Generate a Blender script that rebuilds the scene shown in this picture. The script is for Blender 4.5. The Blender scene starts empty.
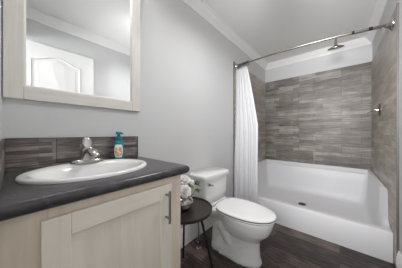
import bpy, bmesh, math, random
from mathutils import Vector, Matrix
random.seed(7)
S = bpy.context.scene
COL = S.collection
R = math.radians

# ------------------------------------------------------------------ camera
cam_d = bpy.data.cameras.new('camera')
cam = bpy.data.objects.new('camera', cam_d); COL.objects.link(cam)
cam.location = (0, 0, 1.12)
cam.rotation_euler = (R(90), 0, R(40.8 - 90))
cam_d.sensor_fit = 'HORIZONTAL'; cam_d.sensor_width = 36
cam_d.lens = 36 * 160.8 / 402
cam_d.shift_y = -1 / 402
cam_d.clip_start = 0.02
S.camera = cam

# ------------------------------------------------------------------ world, lights, exposure
S.view_settings.view_transform = 'Standard'
S.view_settings.look = 'None'
S.view_settings.gamma = 1
S.view_settings.exposure = 0.24
S.view_settings.use_curve_mapping = False
S.cycles.max_bounces = 10
S.cycles.diffuse_bounces = 6
S.cycles.glossy_bounces = 5
w = bpy.data.worlds.new('world'); S.world = w; w.use_nodes = True
w.node_tree.nodes['Background'].inputs[0].default_value = (0.98, 0.99, 1.0, 1)
w.node_tree.nodes['Background'].inputs[1].default_value = 0.52


def area(name, loc, rot, size, power, color=(1, 1, 1), size_y=None, spread=180):
    l = bpy.data.lights.new(name, 'AREA'); l.energy = power; l.color = color
    l.size = size
    if size_y:
        l.shape = 'RECTANGLE'; l.size_y = size_y
    l.spread = R(spread)
    o = bpy.data.objects.new(name, l); COL.objects.link(o)
    o.location = loc; o.rotation_euler = [R(a) for a in rot]
    return o




def point(name, loc, power, color=(1, 1, 1), radius=.06):
    l = bpy.data.lights.new(name, 'POINT'); l.energy = power; l.color = color; l.shadow_soft_size = radius
    o = bpy.data.objects.new(name, l); COL.objects.link(o); o.location = loc
    return o


CEIL_Z = 2.52
FILL_LAMP = (1.18, 0.36, 2.34)     # unseen bowl lamp, added as a source for the overhead fill
area('ceiling_fill', (FILL_LAMP[0], FILL_LAMP[1], FILL_LAMP[2] - .085), (0, 0, 0), 0.30, 9.3, (1.0, 0.995, 0.985))  # overhead fill, set just below the added bowl
for lx in (.13, .30, .47):
    point('added_vanity_point', (lx, 1.08, 2.275), 1.1, (1.0, 0.99, 0.975), .05)  # points for the added vanity bar, just under its shades
area('hallway_fill', (-1.25, 0.06, 1.45), (0, -98, 0), 1.2, 10.0, (0.985, 0.99, 1.0), 1.0, 75)  # added fill from behind the camera, aimed in through the doorway
area('hallway_high_fill', (-1.25, 0.06, 1.90), (0, -98, 0), 0.6, 18.0, (0.985, 0.99, 1.0), 1.0, 90)  # higher added fill, brightens the upper end wall

# ------------------------------------------------------------------ helpers


def tag(o, label=None, cat=None, group=None, kind=None):
    if label: o['label'] = label
    if cat: o['category'] = cat
    if group: o['group'] = group
    if kind: o['kind'] = kind
    return o


def empty(name, loc=(0, 0, 0), label=None, cat=None, group=None, rz=0):
    o = bpy.data.objects.new(name, None); COL.objects.link(o)
    o.location = loc; o.rotation_euler = (0, 0, rz); o.empty_display_size = .05
    return tag(o, label, cat, group)


def obj(name, bm, mat, parent=None, bevel=0, segs=2, smooth=True, kind=None, auto=40):
    me = bpy.data.meshes.new(name)
    bmesh.ops.recalc_face_normals(bm, faces=bm.faces)
    bm.to_mesh(me); bm.free()
    me.materials.append(mat)
    o = bpy.data.objects.new(name, me); COL.objects.link(o)
    if smooth:
        me.set_sharp_from_angle(angle=R(auto))
        for p in me.polygons: p.use_smooth = True
    if bevel:
        m = o.modifiers.new('bevel', 'BEVEL'); m.width = bevel; m.segments = segs
        m.limit_method = 'ANGLE'; m.angle_limit = R(35); m.harden_normals = False
    if parent is not None:
        o.parent = parent
    if kind: o['kind'] = kind
    return o


def box(bm, x0, x1, y0, y1, z0, z1):
    r = bmesh.ops.create_cube(bm, size=1)
    for v in r['verts']:
        v.co = Vector(((x0 + x1) / 2 + v.co.x * (x1 - x0), (y0 + y1) / 2 + v.co.y * (y1 - y0), (z0 + z1) / 2 + v.co.z * (z1 - z0)))
    return r['verts']


def bx(*a):
    bm = bmesh.new(); box(bm, *a); return bm


def loft(bm, loops, cap0=True, cap1=True, closed=True):
    rows = [[bm.verts.new(p) for p in l] for l in loops]
    n = len(rows[0])
    for a, b in zip(rows, rows[1:]):
        for i in range(n if closed else n - 1):
            j = (i + 1) % n
            bm.faces.new((a[i], a[j], b[j], b[i]))
    if cap0: bm.faces.new(rows[0][::-1])
    if cap1: bm.faces.new(rows[-1])
    return rows


def lathe(bm, prof, c=(0, 0, 0), n=32, axis='z', cap0=True, cap1=True):
    loops = []
    for r, h in prof:
        l = []
        for i in range(n):
            a = 2 * math.pi * i / n
            u, v = max(r, 1e-4) * math.cos(a), max(r, 1e-4) * math.sin(a)
            p = {'z': (u, v, h), 'y': (v, h, u), 'x': (h, u, v)}[axis]
            l.append((c[0] + p[0], c[1] + p[1], c[2] + p[2]))
        loops.append(l)
    loft(bm, loops, cap0, cap1)


def tube(bm, pts, rad, n=12, cap=True):
    pts = [Vector(p) for p in pts]
    rads = rad if isinstance(rad, (list, tuple)) else [rad] * len(pts)
    up = None; loops = []
    for i, p in enumerate(pts):
        t = (pts[min(i + 1, len(pts) - 1)] - pts[max(i - 1, 0)]).normalized()
        if up is None:
            up = Vector((0, 0, 1)) if abs(t.z) < .9 else Vector((1, 0, 0))
        up = (up - t * up.dot(t)).normalized()
        s = t.cross(up)
        loops.append([p + (up * math.cos(2 * math.pi * k / n) + s * math.sin(2 * math.pi * k / n)) * rads[i] for k in range(n)])
    loft(bm, loops, cap, cap)


def smooth_path(pts, sub=6):
    pts = [Vector(p) for p in pts]; out = []
    P = [pts[0]] + pts + [pts[-1]]
    for i in range(1, len(P) - 2):
        for k in range(sub):
            t = k / sub
            a, b, c, d = P[i - 1], P[i], P[i + 1], P[i + 2]
            out.append(.5 * ((2 * b) + (c - a) * t + (2 * a - 5 * b + 4 * c - d) * t * t + (3 * b - a - 3 * c + d) * t ** 3))
    out.append(pts[-1]); return out


# ------------------------------------------------------------------ materials
def srgb(r, g, b):
    f = lambda c: (c / 255 / 12.92) if c / 255 <= .04045 else ((c / 255 + .055) / 1.055) ** 2.4
    return (f(r), f(g), f(b), 1)


class NT:
    def __init__(s, name):
        s.m = bpy.data.materials.new(name); s.m.use_nodes = True
        s.t = s.m.node_tree; s.b = s.t.nodes['Principled BSDF']

    def n(s, typ, **kw):
        x = s.t.nodes.new(typ)
        for k, v in kw.items():
            if k.startswith('i_'):
                x.inputs[k[2:].replace('_', ' ')].default_value = v
            else:
                setattr(x, k, v)
        return x

    def l(s, a, b): s.t.links.new(a, b)

    def coords(s, order, scale=(1, 1, 1)):
        tc = s.n('ShaderNodeTexCoord'); sp = s.n('ShaderNodeSeparateXYZ'); cb = s.n('ShaderNodeCombineXYZ')
        s.l(tc.outputs['Object'], sp.inputs[0])
        for i, ch in enumerate(order):
            if ch == '0': continue
            m = s.n('ShaderNodeMath', operation='MULTIPLY'); m.inputs[1].default_value = scale[i]
            s.l(sp.outputs['XYZ'.index(ch.upper())], m.inputs[0]); s.l(m.outputs[0], cb.inputs[i])
        return cb.outputs[0]

    def noise(s, vec, scale, detail=3, rough=.5):
        n = s.n('ShaderNodeTexNoise'); n.inputs['Scale'].default_value = scale
        n.inputs['Detail'].default_value = detail; n.inputs['Roughness'].default_value = rough
        if vec is not None: s.l(vec, n.inputs['Vector'])
        return n.outputs['Fac']

    def ramp(s, fac, stops):
        r = s.n('ShaderNodeValToRGB'); e = r.color_ramp.elements
        while len(e) < len(stops): e.new(.5)
        for i, (p, c) in enumerate(stops): e[i].position = p; e[i].color = c
        s.l(fac, r.inputs[0]); return r.outputs[0]

    def mix(s, fac, a, b, mode='MIX'):
        m = s.n('ShaderNodeMix', data_type='RGBA', blend_type=mode)
        for sock, v in ((m.inputs['Factor'], fac), (m.inputs['A'], a), (m.inputs['B'], b)):
            if hasattr(v, 'links'): s.l(v, sock)
            else: sock.default_value = v
        return [o for o in m.outputs if o.type == 'RGBA'][0]

    def bump(s, h, strength, dist=.002):
        b = s.n('ShaderNodeBump'); b.inputs['Strength'].default_value = strength; b.inputs['Distance'].default_value = dist
        s.l(h, b.inputs['Height']); s.l(b.outputs[0], s.b.inputs['Normal'])

    def base(s, c, rough=.5, metal=0, spec=.5):
        if hasattr(c, 'links'): s.l(c, s.b.inputs['Base Color'])
        else: s.b.inputs['Base Color'].default_value = c
        s.b.inputs['Roughness'].default_value = rough; s.b.inputs['Metallic'].default_value = metal
        s.b.inputs['Specular IOR Level'].default_value = spec
        return s.m


def plain(name, rgb, rough=.5, metal=0, spec=.5, var=.04, vs=20, bump=0, coat=0):
    t = NT(name); c = srgb(*rgb)
    d = tuple(x * (1 - var) for x in c[:3]) + (1,); e = tuple(min(1, x * (1 + var)) for x in c[:3]) + (1,)
    f = t.noise(t.coords('xyz'), vs, 3)
    t.base(t.ramp(f, [(.3, d), (.7, e)]), rough, metal, spec)
    if bump: t.bump(f, bump)
    if coat: t.b.inputs['Coat Weight'].default_value = coat; t.b.inputs['Coat Roughness'].default_value = .05
    return t.m


def plank_tile(name, order, off, c_lo, c_mid, c_hi, mortar, W=.60, Hh=.1525, strips=3, rough=.45, streak=(3.0, 55), fw=.26):
    """Wood look tile: running bond of long tiles, each with horizontal strips of differing tone."""
    t = NT(name)
    v0 = t.coords(order)
    mp = t.n('ShaderNodeMapping'); mp.inputs['Location'].default_value = (off[0], off[1], 0); t.l(v0, mp.inputs[0]); v = mp.outputs[0]

    def brick(w, h, seed, mort, offset=.37):
        b = t.n('ShaderNodeTexBrick'); b.offset = offset; b.offset_frequency = 2; b.squash = 1
        b.inputs['Scale'].default_value = 1; b.inputs['Brick Width'].default_value = w; b.inputs['Row Height'].default_value = h
        b.inputs['Mortar Size'].default_value = mort; b.inputs['Mortar Smooth'].default_value = .1
        b.inputs['Color1'].default_value = (0, 0, 0, 1); b.inputs['Color2'].default_value = (1, 1, 1, 1)
        b.inputs['Mortar'].default_value = (.5, .5, .5, 1); b.inputs['Bias'].default_value = 0
        m2 = t.n('ShaderNodeMapping'); m2.inputs['Location'].default_value = (seed * w * 4, seed * h * 6, 0); t.l(v, m2.inputs[0])
        t.l(m2.outputs[0], b.inputs['Vector']); return b
    big = brick(W, Hh, 0, .0016)
    fine = brick(W * .57, Hh / strips, 3, .0008, .29)
    st = t.n('ShaderNodeMapping'); st.inputs['Scale'].default_value = (streak[0], streak[1], 1); t.l(v, st.inputs[0])
    ns = t.noise(st.outputs[0], 1.6, 6, .65)
    blot = t.noise(v, 5.5, 3)
    # fac = .35*fine + .2*big + .45*streak
    def mad(a, k, b):
        m = t.n('ShaderNodeMath', operation='MULTIPLY_ADD'); t.l(a, m.inputs[0]); m.inputs[1].default_value = k
        if hasattr(b, 'links'): t.l(b, m.inputs[2])
        else: m.inputs[2].default_value = b
        return m.outputs[0]
    f = mad(fine.outputs['Color'], fw, mad(big.outputs['Color'], .16, mad(ns, 1.05, mad(blot, .35, -.44))))
    col = t.ramp(f, [(.15, c_lo), (.5, c_mid), (.85, c_hi)])
    m1 = t.n('ShaderNodeMath', operation='MULTIPLY'); m1.inputs[1].default_value = .35; t.l(fine.outputs['Fac'], m1.inputs[0])
    col = t.mix(m1.outputs[0], col, mortar)
    m3 = t.n('ShaderNodeMath', operation='MULTIPLY'); m3.inputs[1].default_value = .8; t.l(big.outputs['Fac'], m3.inputs[0])
    col = t.mix(m3.outputs[0], col, mortar)
    t.base(col, rough)
    t.bump(f, .25, .002)
    return t.m


M = {}
M['wall'] = plain('painted_grey_wall', (210, 210, 211), .75, var=.012, vs=60, bump=.02, spec=.25)
M['ceiling'] = plain('ceiling_paint', (247, 247, 246), .9, var=.012, vs=160, bump=.15, spec=.2)
M['trim'] = plain('white_trim_paint', (246, 246, 245), .35, var=.01)
M['door'] = plain('white_door_paint', (214, 214, 213), .4, var=.01)
M['porcelain'] = plain('white_porcelain', (238, 238, 237), .12, var=.006, coat=.4)
M['seat'] = plain('white_seat_plastic', (240, 240, 240), .25, var=.005)
M['acrylic'] = plain('white_acrylic', (228, 228, 230), .42, var=.006)
M['chrome'] = plain('chrome', (190, 187, 184), .14, 1, var=.02)
M['nickel'] = plain('brushed_nickel', (150, 143, 135), .30, 1, var=.05, vs=120)
M['dark_metal'] = plain('dark_bronze_metal', (50, 46, 43), .38, .7, var=.1, vs=40)
M['table_metal'] = plain('black_brown_metal', (62, 57, 52), .36, .35, var=.12, vs=30)
M['table_leg'] = plain('black_metal', (26, 25, 25), .4, .4, var=.1)
M['gap'] = plain('gap_shade_and_rubber', (45, 43, 42), .7)  # dark strips standing in for seat gap shade; also rubber foot caps
M['teal'] = plain('teal_plastic', (22, 136, 146), .25, var=.06, vs=60)
M['teal_dark'] = plain('dark_teal_plastic', (12, 118, 128), .35, var=.05)
M['hose'] = plain('braided_steel_hose', (150, 150, 150), .35, .9, var=.3, vs=400)
M['tile_edge'] = plain('dark_tile_edge_trim', (58, 54, 52), .4, .3)
M['tile_edge_grey'] = plain('grey_metal_edge_trim', (120, 116, 112), .4, .3)
M['petal'] = plain('white_rose_petal', (250, 249, 245), .6, var=.02, vs=60)
for _n in ('petal',):
    M[_n].node_tree.nodes['Principled BSDF'].inputs['Subsurface Weight'].default_value = .6
    M[_n].node_tree.nodes['Principled BSDF'].inputs['Subsurface Radius'].default_value = (.01, .01, .01)
M['bud'] = plain('greenish_white_petal', (206, 214, 170), .6, var=.08, vs=90)
M['leaf'] = plain('green_leaf', (52, 84, 50), .45, var=.2, vs=60)
M['stem'] = plain('green_stem', (86, 112, 62), .5, var=.1)
M['lampglass'] = NT('added_lamp_glass').m  # glowing glass, used only on the added lights
_b = M['lampglass'].node_tree.nodes['Principled BSDF']
_b.inputs['Base Color'].default_value = (1, 1, 1, 1); _b.inputs['Emission Color'].default_value = (1, .97, .93, 1); _b.inputs['Emission Strength'].default_value = 0.9

t = NT('mirror_silver'); M['mirror'] = t.base((.93, .94, .94, 1), .0, 1)

t = NT('cloth_white')
M['cloth'] = t.base(srgb(226, 226, 228), .85, spec=.15)
t.b.inputs['Subsurface Weight'].default_value = .0

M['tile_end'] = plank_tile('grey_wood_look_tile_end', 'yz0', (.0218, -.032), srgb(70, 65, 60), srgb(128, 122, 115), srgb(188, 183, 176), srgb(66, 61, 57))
M['tile_side_lightened'] = plank_tile('grey_wood_look_tile_lightened', 'xz0', (.184, -.032), srgb(136, 128, 121), srgb(184, 176, 167), srgb(222, 215, 207), srgb(124, 118, 112))  # same tile as the end wall, lightened to make up for weaker light
M['tile_splash'] = plank_tile('dark_wood_look_tile', 'xz0', (.04, -.02), srgb(44, 40, 38), srgb(96, 89, 86), srgb(168, 160, 155), srgb(24, 21, 20), W=.30, Hh=.156, strips=8, fw=.42, streak=(7, 110))


M['tile_splash_side'] = plank_tile('dark_wood_look_tile_side', 'yz0', (.04, -.02), srgb(44, 40, 38), srgb(96, 89, 86), srgb(168, 160, 155), srgb(24, 21, 20), W=.30, Hh=.156, strips=8, fw=.42, streak=(7, 110))


def grain(name, order, lo, mid, hi, sx, sy, rough=.5, bump=.15, wob=.35):
    t = NT(name)
    v = t.coords(order)
    mp = t.n('ShaderNodeMapping'); mp.inputs['Scale'].default_value = (sx, sy, 1); t.l(v, mp.inputs[0])
    f = t.noise(mp.outputs[0], 1.0, 6, .65)
    g = t.noise(v, 9, 2)
    m = t.n('ShaderNodeMath', operation='MULTIPLY_ADD'); t.l(g, m.inputs[0]); m.inputs[1].default_value = wob; t.l(f, m.inputs[2])
    c = t.ramp(m.outputs[0], [(.5, lo), (.66, mid), (.82, hi)])
    t.base(c, rough); t.bump(f, bump, .001)
    return t.m


M['cab_v'] = grain('washed_taupe_wood_vertical', 'xzy', srgb(220, 206, 187), srgb(227, 214, 196), srgb(232, 220, 204), 50, 2.2)
M['cab_side'] = grain('washed_taupe_wood_side', 'yzx', srgb(220, 206, 187), srgb(227, 214, 196), srgb(232, 220, 204), 50, 2.2)
M['cab_door_v'] = grain('washed_pale_wood_vertical', 'xzy', srgb(226, 218, 204), srgb(232, 224, 211), srgb(236, 229, 217), 34, 2.5)
M['cab_door_h'] = grain('washed_pale_wood_horizontal', 'zxy', srgb(226, 218, 204), srgb(233, 226, 214), srgb(237, 231, 221), 60, 3)
M['mirror_v'] = grain('washed_cream_frame_vertical', 'xzy', srgb(214, 210, 202), srgb(220, 216, 209), srgb(225, 222, 216), 50, 2, bump=.05)
M['mirror_h'] = grain('washed_cream_frame_horizontal', 'zxy', srgb(214, 210, 202), srgb(220, 216, 209), srgb(225, 222, 216), 50, 2, bump=.05)
M['mirror_bead'] = plain('cream_bead', (226, 224, 216), .4, var=.01)

# countertop laminate: charcoal slate with faint chalky veins
t = NT('charcoal_slate_laminate')
v = t.coords('xyz')
a = t.noise(v, 14, 5, .6); b2 = t.noise(v, 5, 4, .7)
c = t.ramp(a, [(.35, srgb(52, 50, 52)), (.65, srgb(74, 71, 75))])
vein = t.ramp(b2, [(.485, (0, 0, 0, 1)), (.50, (1, 1, 1, 1)), (.515, (0, 0, 0, 1))])
mm = t.n('ShaderNodeMath', operation='MULTIPLY'); mm.inputs[1].default_value = .09
rb = t.n('ShaderNodeRGBToBW'); t.l(vein, rb.inputs[0]); t.l(rb.outputs[0], mm.inputs[0])
M['laminate'] = t.base(t.mix(mm.outputs[0], c, srgb(160, 158, 162)), .26)

# floor: dark brown vinyl planks running across the room
t = NT('dark_wood_plank_floor')
v = t.coords('yx0')
b = t.n('ShaderNodeTexBrick'); b.offset = .41; b.offset_frequency = 2
b.inputs['Scale'].default_value = 1; b.inputs['Brick Width'].default_value = .92; b.inputs['Row Height'].default_value = .152
b.inputs['Mortar Size'].default_value = .0012; b.inputs['Color1'].default_value = (0, 0, 0, 1); b.inputs['Color2'].default_value = (1, 1, 1, 1)
t.l(v, b.inputs['Vector'])
mp = t.n('ShaderNodeMapping'); mp.inputs['Scale'].default_value = (4, 42, 1); t.l(v, mp.inputs[0])
f = t.noise(mp.outputs[0], 1.4, 7, .75)
g = t.noise(v, 7, 3)
m = t.n('ShaderNodeMath', operation='MULTIPLY_ADD'); t.l(b.outputs['Color'], m.inputs[0]); m.inputs[1].default_value = .20; t.l(f, m.inputs[2])
m2 = t.n('ShaderNodeMath', operation='MULTIPLY_ADD'); t.l(g, m2.inputs[0]); m2.inputs[1].default_value = .3; t.l(m.outputs[0], m2.inputs[2])
c = t.ramp(m2.outputs[0], [(.50, srgb(22, 16, 15)), (.70, srgb(50, 40, 38)), (.90, srgb(112, 97, 90))])
M['floor'] = t.base(t.mix(b.outputs['Fac'], c, srgb(20, 16, 15)), .42); t.bump(f, .15, .001)

# mercury glass
t = NT('mercury_glass')
f = t.noise(t.coords('xyz'), 70, 4, .7)
M['mercury'] = t.base(t.ramp(f, [(.35, srgb(120, 114, 108)), (.6, srgb(222, 218, 212))]), .16, .85)
# bottle label: white field with peach and red blobs
t = NT('bottle_label_print')
f = t.noise(t.coords('xyz'), 55, 1)
M['label'] = t.base(t.ramp(f, [(.36, srgb(236, 236, 232)), (.46, srgb(240, 196, 150)), (.58, srgb(226, 120, 84)), (.70, srgb(244, 226, 196))]), .45)
M['label_white'] = plain('label_white', (238, 240, 240), .45)

# ------------------------------------------------------------------ the room
XL, XE = -0.04, 3.416      # wall with the doorway / end wall of the shower
YM, YR = 1.18, -0.36       # mirror wall / opposite wall
T = 0.10


def struct(name, bm, m, parent=None, **k):
    return obj(name, bm, m, parent, kind='structure', **k)


struct('floor', bx(XL - 1.3, XE + T, YR - T, YM + T, -.08, 0), M['floor'], smooth=False)
struct('ceiling', bx(XL - T, XE + T, YR - T, YM + T, CEIL_Z, CEIL_Z + .08), M['ceiling'], smooth=False)
struct('wall_mirror', bx(XL - T, XE + T, YM, YM + T, 0, CEIL_Z), M['wall'], smooth=False)
struct('wall_end', bx(XE, XE + T, YR, YM, 0, CEIL_Z), M['wall'], smooth=False)
struct('wall_right', bx(XL - T, XE + T, YR - T, YR, 0, CEIL_Z), M['wall'], smooth=False)
bm = bmesh.new()   # wall with the doorway the photographer stands in
box(bm, XL - T, XL, .46, YM, 0, CEIL_Z)
box(bm, XL - T, XL, YR, -.335, 0, CEIL_Z)
box(bm, XL - T, XL, -.335, .46, 2.20, CEIL_Z)
struct('wall_doorway', bm, M['wall'], smooth=False)

# tile fields (8 mm tile on the wall)
TZ = 2.164
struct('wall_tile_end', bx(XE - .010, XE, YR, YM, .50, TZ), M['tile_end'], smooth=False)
struct('wall_tile_left', bx(2.10, XE - .010, YM - .010, YM, .10, TZ), M['tile_side_lightened'], smooth=False)
struct('wall_tile_right', bx(2.02, XE - .010, YR, YR + .010, .02, TZ), M['tile_side_lightened'], smooth=False)
struct('trim_1', bx(2.012, 2.020, YR, YR + .014, .02, TZ + .004), M['tile_edge_grey'], smooth=False)
struct('trim_2', bx(2.092, 2.100, YM - .014, YM, .10, TZ + .004), M['tile_edge_grey'], smooth=False)


def sweep_profile(bm, prof, p0, p1, inward, m0=0, m1=0):
    """prof: (out from wall, z) points; p0->p1 along the wall; mitred ends."""
    p0, p1, inward = Vector(p0), Vector(p1), Vector(inward)
    d = (p1 - p0).normalized()
    l0 = [p0 + inward * a + d * (a * m0) + Vector((0, 0, z)) for a, z in prof]
    l1 = [p1 + inward * a - d * (a * m1) + Vector((0, 0, z)) for a, z in prof]
    loft(bm, [l0, l1])


CR = [(0, -.092), (.010, -.092), (.014, -.080), (.024, -.068), (.042, -.052), (.058, -.032), (.066, -.020), (.070, -.014), (.082, -.012), (.082, 0), (0, 0)]
for nm, p0, p1, inn in (('trim_3', (XL, YM, CEIL_Z), (XE, YM, CEIL_Z), (0, -1, 0)),
                        ('trim_4', (XE, YM, CEIL_Z), (XE, YR, CEIL_Z), (-1, 0, 0)),
                        ('trim_5', (XE, YR, CEIL_Z), (XL, YR, CEIL_Z), (0, 1, 0)),
                        ('trim_6', (XL, YR, CEIL_Z), (XL, YM, CEIL_Z), (1, 0, 0))):
    bm = bmesh.new(); sweep_profile(bm, CR, p0, p1, inn, 1, 1)
    struct(nm, bm, M['trim'], auto=20)

BB = [(0, 0), (.015, 0), (.015, .125), (.012, .135), (.012, .150), (.007, .158), (.006, .172), (0, .178)]
bm = bmesh.new(); sweep_profile(bm, BB, (.60, YM, 0), (2.09, YM, 0), (0, -1, 0))
struct('baseboard_mirror', bm, M['trim'], auto=20)
bm = bmesh.new(); sweep_profile(bm, BB, (2.012, YR, 0), (XL, YR, 0), (0, 1, 0))
struct('baseboard_right', bm, M['trim'], auto=20)

# door leaf, swung open flat along the right wall (seen in the mirror)
DX0, DX1, DY, DH = XL + .012, .727, -.285, 2.158
dr = obj('door_1', bx(DX0, DX1, DY - .036, DY, .012, DH), M['door'], bevel=.002, kind='structure')


def arch_path(x0, x1, z0, z1, rise, n=16):
    pts = [(x0, z0), (x0, z1)]
    for i in range(1, n):
        u = i / n
        s = .5 - .5 * math.cos(2 * math.pi * u)
        pts.append((x0 + (x1 - x0) * u, z1 + rise * s))
    pts += [(x1, z1), (x1, z0)]
    return pts


for nm, zz0, zz1, rise in (('arched_panel', 1.06, 1.975, .070), ('lower_panel', .20, .90, 0)):
    pts = arch_path(.105, .575, zz0, zz1, rise)
    cx = sum(p[0] for p in pts) / len(pts); cz = sum(p[1] for p in pts) / len(pts)
    loops = []
    for ins, dy in ((0, 0), (.004, .006), (.012, .007), (.020, .001), (.045, .001), (.062, .006)):
        loops.append([(.34 + (p[0] - .34) * (1 - ins / .235), DY + dy,
                       p[1] + (ins if p[1] < (zz0 + zz1) / 2 else -ins)) for p in pts])
    bm = bmesh.new(); loft(bm, loops, False, True)
    obj(nm, bm, M['door'], dr, auto=15)
bm = bmesh.new()
lathe(bm, [(.028, 0), (.028, .006), (.012, .010), (.010, .034), (.024, .044), (.027, .056), (.018, .064), (.001, .066)], (.665, DY, .96), 24, 'y')
obj('door_knob', bm, M['nickel'], dr)
# casing round the doorway
bm = bmesh.new()
box(bm, XL, XL + .014, .46, .53, 0, 2.27); box(bm, XL, XL + .014, -.345, .53, 2.20, 2.27)
struct('trim_7', bm, M['trim'], smooth=False)

# ------------------------------------------------------------------ added ceiling light and vanity light, both out of view
LT = empty('added_ceiling_light', (FILL_LAMP[0], FILL_LAMP[1], CEIL_Z), 'unseen semi-flush bowl light added as a source for the overhead fill', 'ceiling light')
bm = bmesh.new(); lathe(bm, [(.06, 0), (.06, -.012), (.02, -.022), (.007, -.026), (.007, -.22), (.016, -.255), (.016, -.265), (.001, -.27)], (0, 0, 0), 28); obj('stem', bm, M['nickel'], LT)
zb_ = FILL_LAMP[2] - CEIL_Z
bm = bmesh.new(); lathe(bm, [(.178, zb_ + .02), (.174, zb_ - .01), (.155, zb_ - .045), (.11, zb_ - .068), (.015, zb_ - .078), (.015, zb_ - .072), (.11, zb_ - .062), (.150, zb_ - .039), (.168, zb_ - .006), (.172, zb_ + .02)], (0, 0, 0), 48, 'z', False, False)
bmesh.ops.remove_doubles(bm, verts=bm.verts, dist=.0001); obj('glass_bowl', bm, M['lampglass'], LT)
VL = empty('added_vanity_light', (.30, YM, 2.34), 'unseen brushed nickel bar light with glass shades, added above the mirror as a light source', 'wall light')
obj('back_plate', bx(-.24, .24, -.03, 0, -.04, .04), M['nickel'], VL, bevel=.006)
for x in (-.17, 0, .17):
    bm = bmesh.new(); lathe(bm, [(.022, 0), (.030, -.01), (.036, -.05), (.044, -.09)], (x, -.075, .045), 20, 'z', True, False)
    sh = obj('lamp_shade', bm, M['lampglass'], VL)
    bm = bmesh.new(); tube(bm, [(x, -.028, .0), (x, -.075, .02), (x, -.075, .05)], .008); obj('arm', bm, M['nickel'], VL)

# ------------------------------------------------------------------ mirror
MX0, MX1, MZ0, MZ1, FW = -.036, .630, 1.284, 2.20, .070
MY = YM - .004
mir = empty('framed_mirror', (.297, YM, MZ0), 'large rectangular mirror in a washed cream wooden frame above the sink', 'mirror')


def local(o_root, bm):
    bmesh.ops.translate(bm, verts=bm.verts, vec=-Vector(o_root.location)); return bm


obj('mirror_glass', local(mir, bx(MX0 + .05, MX1 - .05, YM - .010, YM - .003, MZ0 + .05, MZ1 - .05)), M['mirror'], mir, smooth=False)
for nm, a, m in (('frame_stile', (MX0, MX0 + FW - .006, YM - .022, YM - .001, MZ0, MZ1), 'mirror_v'),
                 ('frame_stile', (MX1 - FW + .006, MX1, YM - .022, YM - .001, MZ0, MZ1), 'mirror_v'),
                 ('frame_rail', (MX0 + FW - .006, MX1 - FW + .006, YM - .022, YM - .001, MZ0, MZ0 + FW - .006), 'mirror_h'),
                 ('frame_rail', (MX0 + FW - .006, MX1 - FW + .006, YM - .022, YM - .001, MZ1 - FW + .006, MZ1), 'mirror_h')):
    obj(nm, local(mir, bx(*a)), M[m], mir, bevel=.0025)
bm = bmesh.new()
x0, x1, z0, z1 = MX0 + FW - .007, MX1 - FW + .007, MZ0 + FW - .007, MZ1 - FW + .007
for k, (a, y) in enumerate((((0), YM - .020),)):
    pass
loops = []
for ins, y in ((0, YM - .010), (0, YM - .021), (.003, YM - .021), (.010, YM - .011), (.010, YM - .0095)):
    loops.append([(x0 + ins, y, z0 + ins), (x1 - ins, y, z0 + ins), (x1 - ins, y, z1 - ins), (x0 + ins, y, z1 - ins)])
loft(bm, loops, False, False)
obj('inner_bead', local(mir, bm), M['mirror_bead'], mir, smooth=False)

# ------------------------------------------------------------------ vanity
CX0, CX1, CYF = XL + .002, .580, .645
van = empty('vanity_cabinet', (.28, .91, 0), 'washed taupe wooden vanity cabinet with one panelled door under the sink', 'cabinet')
bm = bmesh.new()
CH = .902
box(bm, CX0, CX0 + .016, CYF + .0195, YM - .002, .0, CH)
box(bm, CX1 - .018, CX1 - .002, CYF + .0195, YM - .002, .0, CH)
box(bm, CX0 + .016, CX1 - .018, YM - .010, YM - .002, .0, CH)
box(bm, CX0 + .016, CX1 - .018, CYF + .0195, YM - .010, .09, .106)
box(bm, CX0 + .016, CX1 - .018, CYF + .07, CYF + .085, 0, .09)
obj('cabinet_body', local(van, bm), M['cab_side'], van, smooth=False)
for nm, a, m in (('face_stile', (CX0, .062, CYF, CYF + .019, .09, CH), 'cab_v'),
                 ('face_stile', (.470, CX1, CYF, CYF + .019, .09, CH), 'cab_v'),
                 ('face_rail', (.0625, .4695, CYF, CYF + .018, .830, CH), 'cab_v'),
                 ('face_rail', (.0625, .4695, CYF, CYF + .018, .09, .16), 'cab_v')):
    obj(nm, local(van, bx(*a)), M[m], van, bevel=.0008, segs=1)
DOX0, DOX1, DOZ0, DOZ1, DT = .048, .506, .140, .872, CYF - .019
door = obj('cabinet_door', local(van, bx(DOX0 + .05, DOX1 - .05, CYF - .011, CYF - .003, DOZ0 + .05, DOZ1 - .05)), M['cab_door_v'], van, smooth=False)
rw = .066
for nm, a, m in (('door_stile', (DOX0, DOX0 + rw, DT, CYF - .001, DOZ0, DOZ1), 'cab_door_v'),
                 ('door_stile', (DOX1 - rw, DOX1, DT, CYF - .001, DOZ0, DOZ1), 'cab_door_v'),
                 ('door_rail', (DOX0 + rw + .0004, DOX1 - rw - .0004, DT, CYF - .001, DOZ1 - rw, DOZ1), 'cab_door_h'),
                 ('door_rail', (DOX0 + rw + .0004, DOX1 - rw - .0004, DT, CYF - .001, DOZ0, DOZ0 + rw), 'cab_door_h')):
    obj(nm, local(van, bx(*a)), M[m], door, bevel=.002)
hz0, hz1, hx = .700, .850, .470
bm = bmesh.new()
tube(bm, [(hx, DT - .030, hz0), (hx, DT - .030, hz1)], .0062, 14)
for z in (hz0 + .022, hz1 - .022):
    tube(bm, [(hx, DT + .001, z), (hx, DT - .030, z)], .0048, 12)
h = obj('bar_handle', local(van, bm), M['nickel'], door, bevel=.001); h['label'] = 'brushed nickel bar pull'

# worktop with bullnose front and end
ctx0, ctx1, cty0, cty1, CT = XL + .001, .632, .615, YM - .001, .943
th = .040


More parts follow.
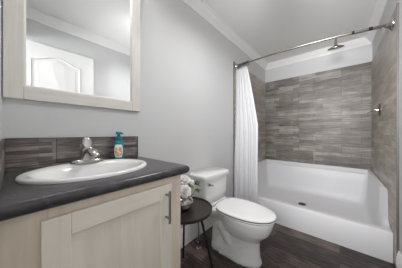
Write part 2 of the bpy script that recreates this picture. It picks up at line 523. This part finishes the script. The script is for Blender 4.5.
def bull_outline(ins):
    r = .022
    x1, y0 = ctx1 - ins, cty0 + ins
    pts = [(ctx0, cty1), (ctx0, y0)]
    for k in range(7):
        a = -math.pi / 2 + k / 6 * math.pi / 2
        pts.append((x1 - r + r * math.cos(a), y0 + r + r * math.sin(a)))
    pts.append((x1, cty1))
    return pts


bm = bmesh.new()
loops = []
rr = th / 2
for k in range(9):
    a = -math.pi / 2 + math.pi * k / 8
    ins = rr * (1 - math.cos(a)) * .8
    loops.append([(x, y, CT - rr + rr * math.sin(a)) for x, y in bull_outline(ins)])
loft(bm, loops)
top = obj('vanity_worktop', bm, M['laminate'], auto=35)
tag(top, 'charcoal slate-look worktop with rounded edge on the vanity cabinet', 'worktop')

# cut the sink opening
SCX, SCY, SA, SB = .254, .908, .254, .210
bm = bmesh.new()
lathe(bm, [(1, .80), (1, 1.0)], (0, 0, 0), 48)
for v in bm.verts: v.co.x = SCX + v.co.x * (SA - .018); v.co.y = SCY + v.co.y * (SB - .016)
me = bpy.data.meshes.new('cut'); bm.to_mesh(me); bm.free()
cut = bpy.data.objects.new('cut', me); COL.objects.link(cut)


def apply_cut(o):
    md = o.modifiers.new('cut', 'BOOLEAN'); md.object = cut; md.operation = 'DIFFERENCE'; md.solver = 'EXACT'
    dg = bpy.context.evaluated_depsgraph_get(); ev = o.evaluated_get(dg)
    m = bpy.data.meshes.new_from_object(ev); o.modifiers.clear(); o.data = m


apply_cut(top)
bpy.data.objects.remove(cut)

# backsplash
bm = bmesh.new()
box(bm, XL + .011, .608, YM - .011, YM - .001, CT + .0005, 1.092)
bs = obj('tile_backsplash', bm, M['tile_splash'], smooth=False)
tag(bs, 'dark grey wood-look tile backsplash strip behind the sink', 'backsplash')
tr = obj('edge_trim', bx(.608, .615, YM - .013, YM - .001, CT + .0005, 1.094), M['tile_edge'], bs, smooth=False)
tr2 = obj('edge_trim', bx(XL + .011, .608, YM - .012, YM - .001, 1.092, 1.095), M['tile_edge'], bs, smooth=False)
bm = bmesh.new(); box(bm, XL + .001, XL + .010, .66, YM - .001, CT + .0005, 1.092)
ss = obj('tile_side_splash', bm, M['tile_splash_side'], smooth=False)
tag(ss, 'short tile side splash on the left wall at the worktop end', 'backsplash')

# sink
sink = empty('oval_sink', (SCX, SCY, CT), 'white oval drop-in sink set in the charcoal worktop', 'sink')
prof = [(1.0, .0005, 0), (1.0, .006, 0), (.99, .011, 0), (.965, .014, 0), (.93, .0145, 0), (.88, .012, .0), (.845, .007, -.004), (.81, -.006, -.010), (.77, -.035, -.014),
        (.70, -.080, -.016), (.58, -.115, -.014), (.40, -.135, -.008), (.2, -.142, -.004), (.09, -.144, 0)]
bm = bmesh.new(); loops = []
n = 64
for f, z, oy in prof:
    l = []
    for i in range(n):
        a = 2 * math.pi * i / n
        yy = math.sin(a)
        ry = SB * f
        if f < .9 and yy > 0: ry *= .84 + .16 * 0      # deck at the rear for the tap
        l.append((SA * f * math.cos(a), ry * yy + oy, z))
    loops.append(l)
rows = loft(bm, loops, False, True)
# underside
und = [[(SA * f * math.cos(2 * math.pi * i / n), SB * f * math.sin(2 * math.pi * i / n) * (.86 if z < -.01 and math.sin(2 * math.pi * i / n) > 0 else 1), z) for i in range(n)]
       for f, z in ((1.0, .0005), (.855, .0005), (.835, -.02), (.79, -.06), (.70, -.10), (.5, -.135), (.2, -.155))]
loft(bm, und, False, True)
bmesh.ops.remove_doubles(bm, verts=bm.verts, dist=.0002)
obj('basin', bm, M['porcelain'], sink, auto=60)
bm = bmesh.new(); lathe(bm, [(.030, -.143), (.030, -.139), (.022, -.138), (.020, -.141), (.001, -.141)], (0, 0, 0), 28)
obj('drain', bm, M['chrome'], sink)

# tap
FX, FY, FZ = .270, SCY + .165, CT + .0135
tap = empty('basin_tap', (FX, FY, FZ), 'chrome single-lever tap on the back of the white sink', 'tap')
bm = bmesh.new(); loops = []
for f, z in ((1.0, 0), (1.0, .006), (.93, .013), (.75, .019), (.45, .022)):
    loops.append([(.072 * f * math.copysign(abs(math.cos(a)) ** .8, math.cos(a)), .027 * f * math.copysign(abs(math.sin(a)) ** .9, math.sin(a)), z) for a in [2 * math.pi * i / 40 for i in range(40)]])
loft(bm, loops)
obj('base_plate', bm, M['chrome'], tap)
bm = bmesh.new()
sec = [((0, 0, .012), .041, .030), ((0, -.002, .035), .037, .029), ((0, -.006, .058), .032, .027), ((0, -.010, .076), .027, .023), ((0, -.012, .086), .016, .014)]
loft(bm, [[(c[0] + a * math.cos(q), c[1] + b * math.sin(q), c[2]) for q in [2 * math.pi * i / 28 for i in range(28)]] for c, a, b in sec])
obj('tap_body', bm, M['chrome'], tap)
bm = bmesh.new()
tube(bm, smooth_path([(0, -.006, .050), (0, -.045, .066), (0, -.085, .064), (0, -.108, .050), (0, -.112, .040)], 5), [.0245 - .0003 * i for i in range(21)], 18)
for v in bm.verts: v.co.z = .056 + (v.co.z - .056) * .85
obj('spout', bm, M['chrome'], tap)
bm = bmesh.new(); loops = []
for u in range(9):
    q = u / 8
    cx_, cy_, cz_ = 0, .004 + .018 * q, .078 + .062 * q
    wx = .013 + .010 * math.sin(math.pi * min(1, q * 1.05) ** .8)
    if u == 8: wx *= .5
    loops.append([(cx_ + wx * math.cos(a), cy_ + .009 * math.sin(a), cz_ + .004 * math.sin(a)) for a in [2 * math.pi * i / 20 for i in range(20)]])
loft(bm, loops)
obj('lever', bm, M['chrome'], tap)

tap.scale = (1.13, 1.1, 1.0)

# soap bottle
SBX, SBY = .456, 1.122
sp = empty('soap_bottle', (SBX, SBY, CT + .001), 'teal foaming hand soap pump bottle by the dark backsplash', 'soap bottle')
bm = bmesh.new(); loops = []
for f, z in ((.85, 0), (.97, .004), (1, .012), (1, .06), (.97, .085), (.90, .102), (.76, .114), (.58, .121)):
    loops.append([(.032 * f * math.cos(a), .023 * f * math.sin(a), z * 1.07) for a in [2 * math.pi * i / 32 for i in range(32)]])
loft(bm, loops); obj('bottle_body', bm, M['teal'], sp)
bm = bmesh.new(); lathe(bm, [(.020, .128), (.020, .150), (.016, .154), (.009, .156), (.009, .168)], (0, 0, 0), 24); obj('pump_collar', bm, M['teal_dark'], sp)
bm = bmesh.new(); lathe(bm, [(.012, .167), (.018, .170), (.018, .180), (.014, .184), (.001, .185)], (0, 0, 0), 24)
tube(bm, [(0, 0, .176), (.010, -.022, .175), (.014, -.030, .170)], [.008, .006, .005], 12); obj('pump_head', bm, M['teal'], sp)


def bottle_patch(u0, u1, z0, z1, shape, off, n=14, m=10):
    """patch on the elliptical body; shape(u,v)->bool trims to an outline through scaling"""
    bm = bmesh.new(); rows = []
    for j in range(m + 1):
        v_ = j / m; half = shape(v_); row = []
        for i in range(n + 1):
            u = .5 + (i / n - .5) * half
            a = R(u0 + (u1 - u0) * u)
            row.append(bm.verts.new(((.032 + off) * math.cos(a), (.023 + off) * math.sin(a), z0 + (z1 - z0) * v_)))
        rows.append(row)
    for a, b in zip(rows, rows[1:]):
        for i in range(n): bm.faces.new((a[i], a[i + 1], b[i + 1], b[i]))
    return bm


# faces the camera side (about -y, -x)
lb = obj('label', bottle_patch(195, 305, .016, .100, lambda v: max(.05, math.sin(math.pi * (.12 + .76 * v)) ** .5), .0006), M['label_white'], sp)
lb['label'] = 'white label with peach and orange print'
pr = obj('label_print', bottle_patch(206, 298, .022, .084, lambda v: max(.03, math.sin(math.pi * (.06 + .88 * v)) ** .6), .0011), M['label'], lb)

# ------------------------------------------------------------------ side table
TX, TY, TZt = .818, .858, .57
tb = empty('side_table', (TX, TY, 0), 'small round dark metal side table between vanity and toilet', 'side table')
bm = bmesh.new()
lathe(bm, [(.001, TZt - .016), (.185, TZt - .016), (.196, TZt - .012), (.198, TZt + .006), (.1965, TZt + .008), (.194, TZt + .007), (.191, TZt - .004), (.186, TZt - .006), (.001, TZt - .006)], (0, 0, 0), 64)
obj('table_top', bm, M['table_metal'], tb)
for az, rb_ in ((-75, .27), (50, .27), (150, .21)):
    ca, sa = math.cos(R(az)), math.sin(R(az))
    bm = bmesh.new(); tube(bm, [(.12 * ca, .12 * sa, TZt - .015), (rb_ * ca, rb_ * sa, .006)], .0085, 12)
    lg = obj('leg', bm, M['table_leg'], tb)
    bm = bmesh.new(); lathe(bm, [(.011, 0), (.011, .010), (.009, .012)], (rb_ * ca, rb_ * sa, 0), 14); obj('foot_cap', bm, M['gap'], lg)

# vase and flowers
VX, VY, VZ = .812, .872, TZt - .006
vase = empty('vase', (VX, VY, VZ + .0005), 'round mercury-glass vase of white roses on the dark side table', 'vase')
bm = bmesh.new()
lathe(bm, [(.030, 0), (.046, .006), (.067, .026), (.074, .048), (.070, .068), (.054, .084), (.046, .090), (.050, .096), (.046, .096), (.042, .089), (.050, .080), (.058, .062), (.060, .045), (.050, .018), (.001, .008)], (0, 0, 0), 40)
obj('vase_body', bm, M['mercury'], vase)


def make_rose(loc, size, tilt, label, mat='petal', rings=5):
    t_ = empty('white_rose' if mat == 'petal' else 'hydrangea_bloom', loc, label, 'flower', 'white blooms in the mercury-glass vase')
    rot = Matrix.Rotation(tilt[0], 3, 'X') @ Matrix.Rotation(tilt[1], 3, 'Y')
    rnd = random.Random(int(size * 9999))
    bm = bmesh.new()
    for ring in range(rings):
        q = (ring + .5) / rings
        cnt = 3 + ring
        for k in range(cnt):
            a0 = 2 * math.pi * k / cnt + ring * .9 + rnd.uniform(-.1, .1)
            wid = 2 * math.pi / cnt * 1.35
            nu, nv = 7, 6; rows = []
            for j in range(nv):
                vv = j / (nv - 1); row = []
                for i in range(nu):
                    uu = i / (nu - 1) - .5
                    a = a0 + uu * wid * (.5 + .5 * math.sin(math.pi * min(1, .15 + vv)))
                    rad = size * (.10 + .90 * q * (math.sin(vv * math.pi * .5) ** .7)) * (1 + (.12 * vv ** 3 if ring > 1 else 0))
                    zz = size * (-.30 + (1.05 - .65 * q) * vv ** (1.0 + .3 * q) - .22 * q * max(0, vv - .75) * 4 * q - .35 * uu * uu * vv)
                    row.append(bm.verts.new(rot @ Vector((rad * math.cos(a), rad * math.sin(a), zz))))
                rows.append(row)
            for r0, r1 in zip(rows, rows[1:]):
                for i in range(nu - 1): bm.faces.new((r0[i], r0[i + 1], r1[i + 1], r1[i]))
    o = obj('petals', bm, M[mat], t_, auto=80)
    md = o.modifiers.new('solid', 'SOLIDIFY'); md.thickness = .0012; md.offset = 0
    base = rot @ Vector((0, 0, -size * .30))
    bm = bmesh.new()
    bot = Vector((VX, VY, VZ + .06)) + Vector((rnd.uniform(-.015, .015), rnd.uniform(-.015, .015), 0)) - Vector(loc)
    tube(bm, smooth_path([base, base * .6 + bot * .4, bot], 4), .003, 8)
    obj('stem', bm, M['stem'], t_)
    return t_


make_rose((VX - .034, VY - .056, VZ + .150), .046, (R(60), R(-15)), 'largest open white rose at the front left of the vase')
make_rose((VX + .010, VY + .000, VZ + .212), .050, (R(15), R(-5)), 'topmost white rose above the vase')
make_rose((VX + .058, VY - .020, VZ + .178), .044, (R(25), R(35)), 'white rose at the upper right beside the green leaves')
make_rose((VX - .045, VY + .030, VZ + .165), .044, (R(-5), R(-35)), 'white rose at the back left, against the cabinet side')
make_rose((VX + .040, VY - .050, VZ + .140), .028, (R(45), R(30)), 'small greenish-white bloom low on the right of the vase', 'bud', 4)
make_rose((VX + .066, VY - .040, VZ + .146), .022, (R(35), R(45)), 'small greenish-white bud under the leaves', 'bud', 3)


def leaf_sprig(loc, dirs, label):
    t_ = empty('leaf_sprig', loc, label, 'leaves', 'green leaves in the mercury-glass vase')
    bm = bmesh.new(); tube(bm, smooth_path([(0, 0, 0), (-.02, .01, -.03), (VX + .015 - loc[0], VY - loc[1], VZ + .06 - loc[2])], 4), .0022, 8)
    obj('stem', bm, M['stem'], t_)
    for d, L in dirs:
        d = Vector(d).normalized(); side = d.cross(Vector((.2, -.5, .8))).normalized(); nrm = side.cross(d)
        bm = bmesh.new(); rows = []
        for j in range(8):
            q = j / 7; hw = L * .34 * math.sin(math.pi * q ** .8) + .0004
            c_ = d * L * q - Vector((0, 0, 1)) * L * .25 * q * q
            rows.append([bm.verts.new(c_ - side * hw + nrm * hw * .3), bm.verts.new(c_), bm.verts.new(c_ + side * hw + nrm * hw * .3)])
        for a, b in zip(rows, rows[1:]):
            for i in range(2): bm.faces.new((a[i], a[i + 1], b[i + 1], b[i]))
        o = obj('leaf', bm, M['leaf'], t_, auto=80); md = o.modifiers.new('solid', 'SOLIDIFY'); md.thickness = .001


leaf_sprig((VX + .074, VY - .045, VZ + .172), [((1, -.5, .5), .050), ((.9, -.9, -.2), .045), ((1, .2, 0), .040), ((.2, -1, .4), .035)], 'green leaves at the right of the white roses')
leaf_sprig((VX + .060, VY - .065, VZ + .135), [((.8, -.8, .1), .042), ((.2, -1, -.2), .036), ((1, -.1, -.3), .036)], 'lower sprig of green leaves beneath the greenish buds')

# ------------------------------------------------------------------ toilet
TCX = 1.356
wc = empty('toilet', (TCX, .75, 0), 'white two-piece toilet with closed lid against the grey wall', 'toilet')


def egg(cy, rf, rb, rx, z, n=48, p=2.0, cut=None):
    """egg outline around (TCX, cy); front is -y"""
    l = []
    for i in range(n):
        a = 2 * math.pi * i / n
        ca, sa = math.cos(a), math.sin(a)
        e = 2 / p if sa > 0 else 1.0
        e2 = 2 / p if sa > 0 else .94
        x = rx * math.copysign(abs(ca) ** e2, ca)
        y = (rb if sa > 0 else rf) * math.copysign(abs(sa) ** e, sa)
        if cut is not None: y = min(y, cut - cy)
        l.append((x, cy + y - .75, z))
    return l


# bowl and pedestal with trapway, voxel-remeshed into one surface
bm = bmesh.new()
loft(bm, [egg(.72, .225, .25, .118, 0, p=3), egg(.72, .222, .248, .114, .02, p=3), egg(.715, .205, .24, .098, .06, p=3), egg(.68, .165, .15, .078, .14, p=2.6),
          egg(.67, .158, .15, .080, .195), egg(.675, .195, .21, .115, .235), egg(.660, .225, .21, .145, .28), egg(.655, .240, .22, .163, .325), egg(.65, .248, .23, .174, .37), egg(.65, .250, .235, .178, .392), egg(.65, .248, .233, .176, .404)])
# shelf below the tank
loft(bm, [egg(.98, .16, .15, .085, .22, p=4), egg(.98, .17, .155, .115, .30, p=4), egg(.975, .18, .16, .165, .36, p=5), egg(.975, .185, .16, .178, .40, p=6), egg(.975, .185, .16, .176, .408, p=6)])
loft(bm, [egg(.86, .20, .13, .110, 0, p=3), egg(.86, .20, .13, .102, .05, p=3), egg(.86, .17, .11, .060, .13, p=3), egg(.92, .16, .13, .058, .26, p=3)])
for s in (-1, 1):
    tube(bm, smooth_path([(s * .035, .60 - .75, .20), (s * .046, .68 - .75, .11), (s * .050, .76 - .75, .10), (s * .058, .82 - .75, .18), (s * .060, .87 - .75, .25), (s * .056, .92 - .75, .19), (s * .052, .93 - .75, .06)], 5), .040, 14)
bowl = obj('bowl', bm, M['porcelain'], wc)
md = bowl.modifiers.new('remesh', 'REMESH'); md.mode = 'VOXEL'; md.voxel_size = .008; md.use_smooth_shade = True
md = bowl.modifiers.new('smooth', 'SMOOTH'); md.factor = .6; md.iterations = 5
# floor bolt caps
for s in (-1, 1):
    bm = bmesh.new(); lathe(bm, [(.014, 0), (.014, .010), (.008, .018), (.001, .019)], (s * .112, .09, .012), 16); obj('bolt_cap', bm, M['seat'], wc)


def seat_outline(ins, z, front=.386, back=.905, cy=.69):
    l = []; n = 56
    for i in range(n):
        a = 2 * math.pi * i / n; ca, sa = math.cos(a), math.sin(a)
        if sa > 0:
            x = (.186 - ins) * math.copysign(abs(ca) ** .62, ca) * (1 - .10 * sa); y = (back - cy - ins) * sa ** .55
        else:
            x = (.186 - ins) * math.copysign(abs(ca) ** .93, ca); y = (cy - front - ins) * -(abs(sa) ** .98)
        l.append((x, cy + y - .75, z))
    return l


def slab(bm, zs):
    loft(bm, [seat_outline(i, z) for i, z in zs])


bm = bmesh.new(); slab(bm, [(.006, .4085), (.001, .4105), (0, .418), (.004, .4215)]); obj('seat', bm, M['seat'], wc)
bm = bmesh.new(); slab(bm, [(.0015, .4205), (.0015, .4275)]); g = obj('seat_gap_shade', bm, M['gap'], wc); g['label'] = 'dark line standing in for shade between seat and lid'  # dark slab in place of the shade under the lid
bm = bmesh.new(); slab(bm, [(.009, .4035), (.009, .4088)]); obj('seat_gap_shade', bm, M['gap'], wc)  # same shade strip between seat and bowl rim
bm = bmesh.new(); slab(bm, [(.003, .4265), (.0, .430), (.002, .438), (.012, .4425), (.05, .4445), (.10, .4455)]); obj('seat_lid', bm, M['seat'], wc)
bm = bmesh.new(); box(bm, -.10, -.055, .915 - .75, .945 - .75, .405, .436); box(bm, .055, .10, .915 - .75, .945 - .75, .405, .436)
tube(bm, [(-.13, .930 - .75, .428), (.13, .930 - .75, .428)], .010, 12)
obj('seat_hinge', bm, M['seat'], wc, bevel=.003)


def rrect(hx_, y0, y1, z, r=.03, n=6):
    l = []
    for cx_, cy_, a0 in ((hx_ - r, y1 - r, 0), (-hx_ + r, y1 - r, 90), (-hx_ + r, y0 + r, 180), (hx_ - r, y0 + r, 270)):
        for k in range(n + 1):
            a = R(a0 + 90 * k / n); l.append((cx_ + r * math.cos(a), cy_ - .75 + r * math.sin(a), z))
    return l


bm = bmesh.new()
loft(bm, [rrect(.172, .975, 1.145, .408), rrect(.182, .960, 1.15, .43), rrect(.192, .950, 1.155, .50), rrect(.198, .950, 1.157, .672)])
obj('tank', bm, M['porcelain'], wc, auto=50)
bm = bmesh.new()
loft(bm, [rrect(.200, .944, 1.158, .6725), rrect(.213, .931, 1.162, .675), rrect(.216, .928, 1.163, .700), rrect(.212, .932, 1.160, .710), rrect(.200, .944, 1.150, .716)])
obj('tank_lid', bm, M['porcelain'], wc, auto=50)
bm = bmesh.new()
lathe(bm, [(.016, 0), (.016, -.008), (.010, -.012), (.001, -.013)], (-.150, .945 - .75, .625), 20, 'y')
tube(bm, smooth_path([(-.150, .930 - .75, .625), (-.135, .924 - .75, .622), (-.112, .922 - .75, .612)], 4), [.0115] * 5 + [.010] * 4, 12)
h = obj('flush_lever', bm, M['chrome'], wc); h['label'] = 'chrome flush lever'

# water supply: stop valve on the floor and braided hose up to the tank
sv = empty('supply_valve', (1.165, 1.035, 0), 'chrome water stop valve on the floor behind the side table leg', 'valve')
bm = bmesh.new(); lathe(bm, [(.026, 0), (.026, .004), (.012, .010), (.009, .011), (.009, .060), (.014, .062), (.014, .092), (.009, .094), (.009, .105), (.013, .106), (.013, .122), (.006, .124)], (0, 0, 0), 20)
tube(bm, [(0, 0, .077), (-.030, -.006, .077)], .007, 12); obj('valve_body', bm, M['chrome'], sv)
bm = bmesh.new(); tube(bm, [(-.028, -.0056, .077), (-.040, -.008, .077)], .016, 14); obj('valve_handle', bm, M['chrome'], sv)
bm = bmesh.new(); tube(bm, smooth_path([(0, 0, .12), (-.006, -.004, .20), (-.004, .004, .30), (.030, .020, .37), (.060, .025, .406)], 6), .0065, 10); obj('braided_hose', bm, M['hose'], sv)

# ------------------------------------------------------------------ shower pan
PX0, PX1, PY0, PY1 = 2.120, XE - .0115, YR + .0115, YM - .0115
RIM, CURB, STEP = .583, .262, 2.318
pan = empty('shower_pan', ((PX0 + PX1) / 2, (PY0 + PY1) / 2, 0), 'deep white acrylic shower pan filling the tiled alcove', 'shower pan')


def pan_loop(ins_side, ins_front, r, n_side=40, n_front=24, nc=8):
    x0, x1, y0, y1 = PX0 + ins_front, PX1 - ins_side, PY0 + ins_side, PY1 - ins_side
    pts = []
    fr = [k / n_side for k in range(n_side + 1)]
    # bottom side y0 from x0 to x1
    for f_ in fr: pts.append((x0 + r + (x1 - x0 - 2 * r) * f_, y0, ('s', f_)))
    for k in range(1, nc): a = R(-90 + 90 * k / nc); pts.append((x1 - r + r * math.cos(a), y0 + r + r * math.sin(a), ('h', 0)))
    for k in range(n_front + 1): pts.append((x1, y0 + r + (y1 - y0 - 2 * r) * k / n_front, ('h', 0)))
    for k in range(1, nc): a = R(90 * k / nc); pts.append((x1 - r + r * math.cos(a), y1 - r + r * math.sin(a), ('h', 0)))
    for f_ in reversed(fr): pts.append((x0 + r + (x1 - x0 - 2 * r) * f_, y1, ('s', f_)))
    for k in range(1, nc): a = R(90 + 90 * k / nc); pts.append((x0 + r + r * math.cos(a), y1 - r + r * math.sin(a), ('f', 0)))
    for k in range(n_front + 1): pts.append((x0, y1 - r - (y1 - y0 - 2 * r) * k / n_front, ('f', 0)))
    for k in range(1, nc): a = R(180 + 90 * k / nc); pts.append((x0 + r + r * math.cos(a), y0 + r + r * math.sin(a), ('f', 0)))
    return pts


def rimh(tg):
    k, f_ = tg
    if k == 'h': return RIM
    if k == 'f': return CURB
    x = PX0 + (PX1 - PX0) * f_
    if x > STEP: return RIM
    u = max(0, (x - PX0) / (STEP - PX0))
    return CURB + .055 * u ** 3


def L(ins_s, ins_f, r, zf):
    return [(x - pan.location.x, y - pan.location.y, zf(rimh(tg), x, tg)) for x, y, tg in pan_loop(ins_s, ins_f, r)]


def mixz(k, lo=.075):
    return lambda h, x, tg: lo + (h - lo) * k


bm = bmesh.new()
loft(bm, [L(0, 0, .006, lambda h, x, tg: 0.0), L(0, 0, .006, lambda h, x, tg: h - .010), L(.003, .004, .008, lambda h, x, tg: h - .003), L(.008, .012, .012, lambda h, x, tg: h),
          L(.030, .085, .035, lambda h, x, tg: h), L(.036, .095, .040, lambda h, x, tg: h - .004), L(.038, .100, .042, lambda h, x, tg: h - (.008 if tg[0] != 'h' else .062)), L(.026, .101, .034, lambda h, x, tg: h - (.009 if tg[0] != 'h' else .074)), L(.032, .104, .040, lambda h, x, tg: h - (.012 if tg[0] != 'h' else .085)),
          L(.046, .115, .055, mixz(.60)), L(.060, .135, .075, mixz(.22)), L(.075, .150, .09, mixz(.08)), L(.10, .175, .11, mixz(.02)), L(.14, .215, .13, lambda h, x, tg: .072),
          L(.45, .45, .15, lambda h, x, tg: .064), L(.62, .55, .05, lambda h, x, tg: .060)], True, True)
obj('pan_shell', bm, M['acrylic'], pan, auto=50)
bm = bmesh.new()
lathe(bm, [(.050, 0), (.050, .004), (.044, .006), (.040, .003), (.001, .003)], (2.800 - pan.location.x, .425 - pan.location.y, .0605), 28)
dr_ = obj('drain', bm, M['dark_metal'], pan); dr_['label'] = 'round metal drain'

# ------------------------------------------------------------------ curtain rod, rings, curtain
RX, RZ = 2.150, 2.104
rod = empty('curtain_rod', (RX, YM, RZ), 'chrome tension curtain rod spanning the shower opening', 'curtain rod')


def rod_z(y): return RZ - .034 * (YM - y) / (YM - YR)


def rod_x(y):
    u = (YM - y) / (YM - YR); return RX - .075 * 4 * u * (1 - u)


def rod_pts(a, b, n=16): return [(rod_x(y) - RX, y - YM, rod_z(y) - RZ) for y in [a + (b - a) * k / n for k in range(n + 1)]]


bm = bmesh.new(); tube(bm, rod_pts(YM - .012, .50), .009, 16); tube(bm, rod_pts(.505, YR + .012, 24), .011, 16)
obj('rod', bm, M['nickel'], rod)
for ya, yb in ((-.085, -.105), (-.20, -.225)):
    bm = bmesh.new(); tube(bm, rod_pts(ya, yb, 4), .0145, 16); obj('joint_collar', bm, M['dark_metal'], rod)
for nm, y, s in (('flange', YM - .011, -1), ('flange', YR + .011, 1)):
    bm = bmesh.new(); z_ = rod_z(y) - RZ
    fr_ = 1.45 if s > 0 else 1.1
    lathe(bm, [(.036 * fr_, 0), (.036 * fr_, s * .006), (.031 * fr_, s * .016), (.022 * fr_, s * .024), (.017, s * .045), (.014, s * .05)], (0, y - YM, z_), 28, 'y'); obj(nm, bm, M['chrome'], rod)

ring_root = None
nr = 10
ys = [YM - .060 - .018 * k for k in range(nr)]


def curtain_ring_at(y):
    r = empty('curtain_ring', (rod_x(y), y, rod_z(y)), 'dark metal curtain ring bunched on the rod above the white curtain', 'curtain ring', 'curtain rings on the rod')
    bm = bmesh.new()
    pts = [(.024 * math.cos(2 * math.pi * k / 20), 0, -.012 + .026 * math.sin(2 * math.pi * k / 20)) for k in range(21)]
    tube(bm, pts, .0026, 8, False); obj('ring', bm, M['dark_metal'], r)
    bm = bmesh.new(); bmesh.ops.create_uvsphere(bm, u_segments=12, v_segments=8, radius=.008)
    bmesh.ops.translate(bm, verts=bm.verts, vec=(0, 0, .018)); obj('bead', bm, M['nickel'], r)
    return r


r0 = curtain_ring_at(ys[0])
for y in ys[1:]:
    c = r0.copy(); COL.objects.link(c); c.location = (rod_x(y), y, rod_z(y))
    for ch in r0.children:
        d = ch.copy(); COL.objects.link(d); d.parent = c

# curtain: gathered cloth from the rings, hanging outside the curb
bm = bmesh.new(); rows = []
NU, NV = 150, 46
zt, zb = RZ - .040, .085
folds = 5.5
for j in range(NV + 1):
    q = j / NV
    z = zt + (zb - zt) * q
    spread = min(1, q / .42)
    yend = .985 + (.815 - .985) * (spread ** .85)
    amp = .012 + .012 * min(1, q * 2.2)
    row = []
    for i in range(NU + 1):
        u = i / NU
        ph = 2 * math.pi * folds * (u + .025 * math.sin(3.1 * u + 2.2 * q))
        y = (YM - .022) + (yend - YM + .022) * u + .004 * math.sin(ph * 2 + 1)
        x0 = rod_x(y) + (2.062 - rod_x(y)) * min(1, q / .75)
        x = x0 + amp * math.sin(ph) * (.75 + .25 * math.sin(9 * u + 1)) + .006 * math.sin(5 * q + 7 * u)
        row.append(bm.verts.new((x, y, z - (.010 * (1 - math.cos(2 * math.pi * u * 9)) * .5 if j == 0 else 0))))
    rows.append(row)
for a, b in zip(rows, rows[1:]):
    for i in range(NU): bm.faces.new((a[i], a[i + 1], b[i + 1], b[i]))
cu = obj('shower_curtain', bm, M['cloth'], auto=80)
md = cu.modifiers.new('solid', 'SOLIDIFY'); md.thickness = .0015; md.offset = 0
tag(cu, 'white fabric shower curtain gathered at the left of the alcove', 'shower curtain')

# ------------------------------------------------------------------ shower head and valve
sh = empty('rain_shower', (2.75, YR, 2.33), 'chrome rain shower head on a long arm below the ceiling', 'shower head')
bm = bmesh.new(); lathe(bm, [(.030, 0), (.030, .006), (.018, .014), (.012, .016)], (0, .0, 0), 24, 'y'); obj('wall_flange', bm, M['chrome'], sh)
bm = bmesh.new(); tube(bm, smooth_path([(0, .0, 0), (0, .10, .012), (0, .22, .022), (0, .30, .040), (0, .365, .045), (0, .395, .030), (0, .400, .0)], 6), .0095, 14)
obj('arm', bm, M['chrome'], sh)
bm = bmesh.new(); lathe(bm, [(.014, -.005), (.015, -.050), (.020, -.055), (.020, -.068), (.014, -.072)], (0, .400, .005), 20); obj('swivel_joint', bm, M['chrome'], sh)
bm = bmesh.new(); lathe(bm, [(.018, -.064), (.030, -.070), (.045, -.078), (.075, -.090), (.086, -.095), (.086, -.101), (.082, -.104), (.001, -.104)], (0, .400, .005), 40)
bmesh.ops.rotate(bm, verts=bm.verts, cent=(0, .400, -.06), matrix=Matrix.Rotation(R(-13), 3, 'Y'))
hd = obj('rain_head', bm, M['nickel'], sh)

va = empty('shower_valve', (2.75, YR + .010, 1.385), 'chrome lever shower valve on the right tiled wall', 'shower valve')
bm = bmesh.new(); lathe(bm, [(.075, 0), (.075, .004), (.066, .010), (.030, .014), (.026, .016)], (0, 0, 0), 36, 'y'); obj('escutcheon', bm, M['nickel'], va)
bm = bmesh.new(); lathe(bm, [(.026, .012), (.024, .050), (.018, .058), (.001, .060)], (0, 0, 0), 24, 'y')
obj('hub', bm, M['chrome'], va)
bm = bmesh.new(); tube(bm, smooth_path([(0, .048, 0), (-.015, .075, -.012), (-.020, .105, -.030)], 4), [.010] * 5 + [.007] * 4, 12); obj('lever', bm, M['chrome'], va)
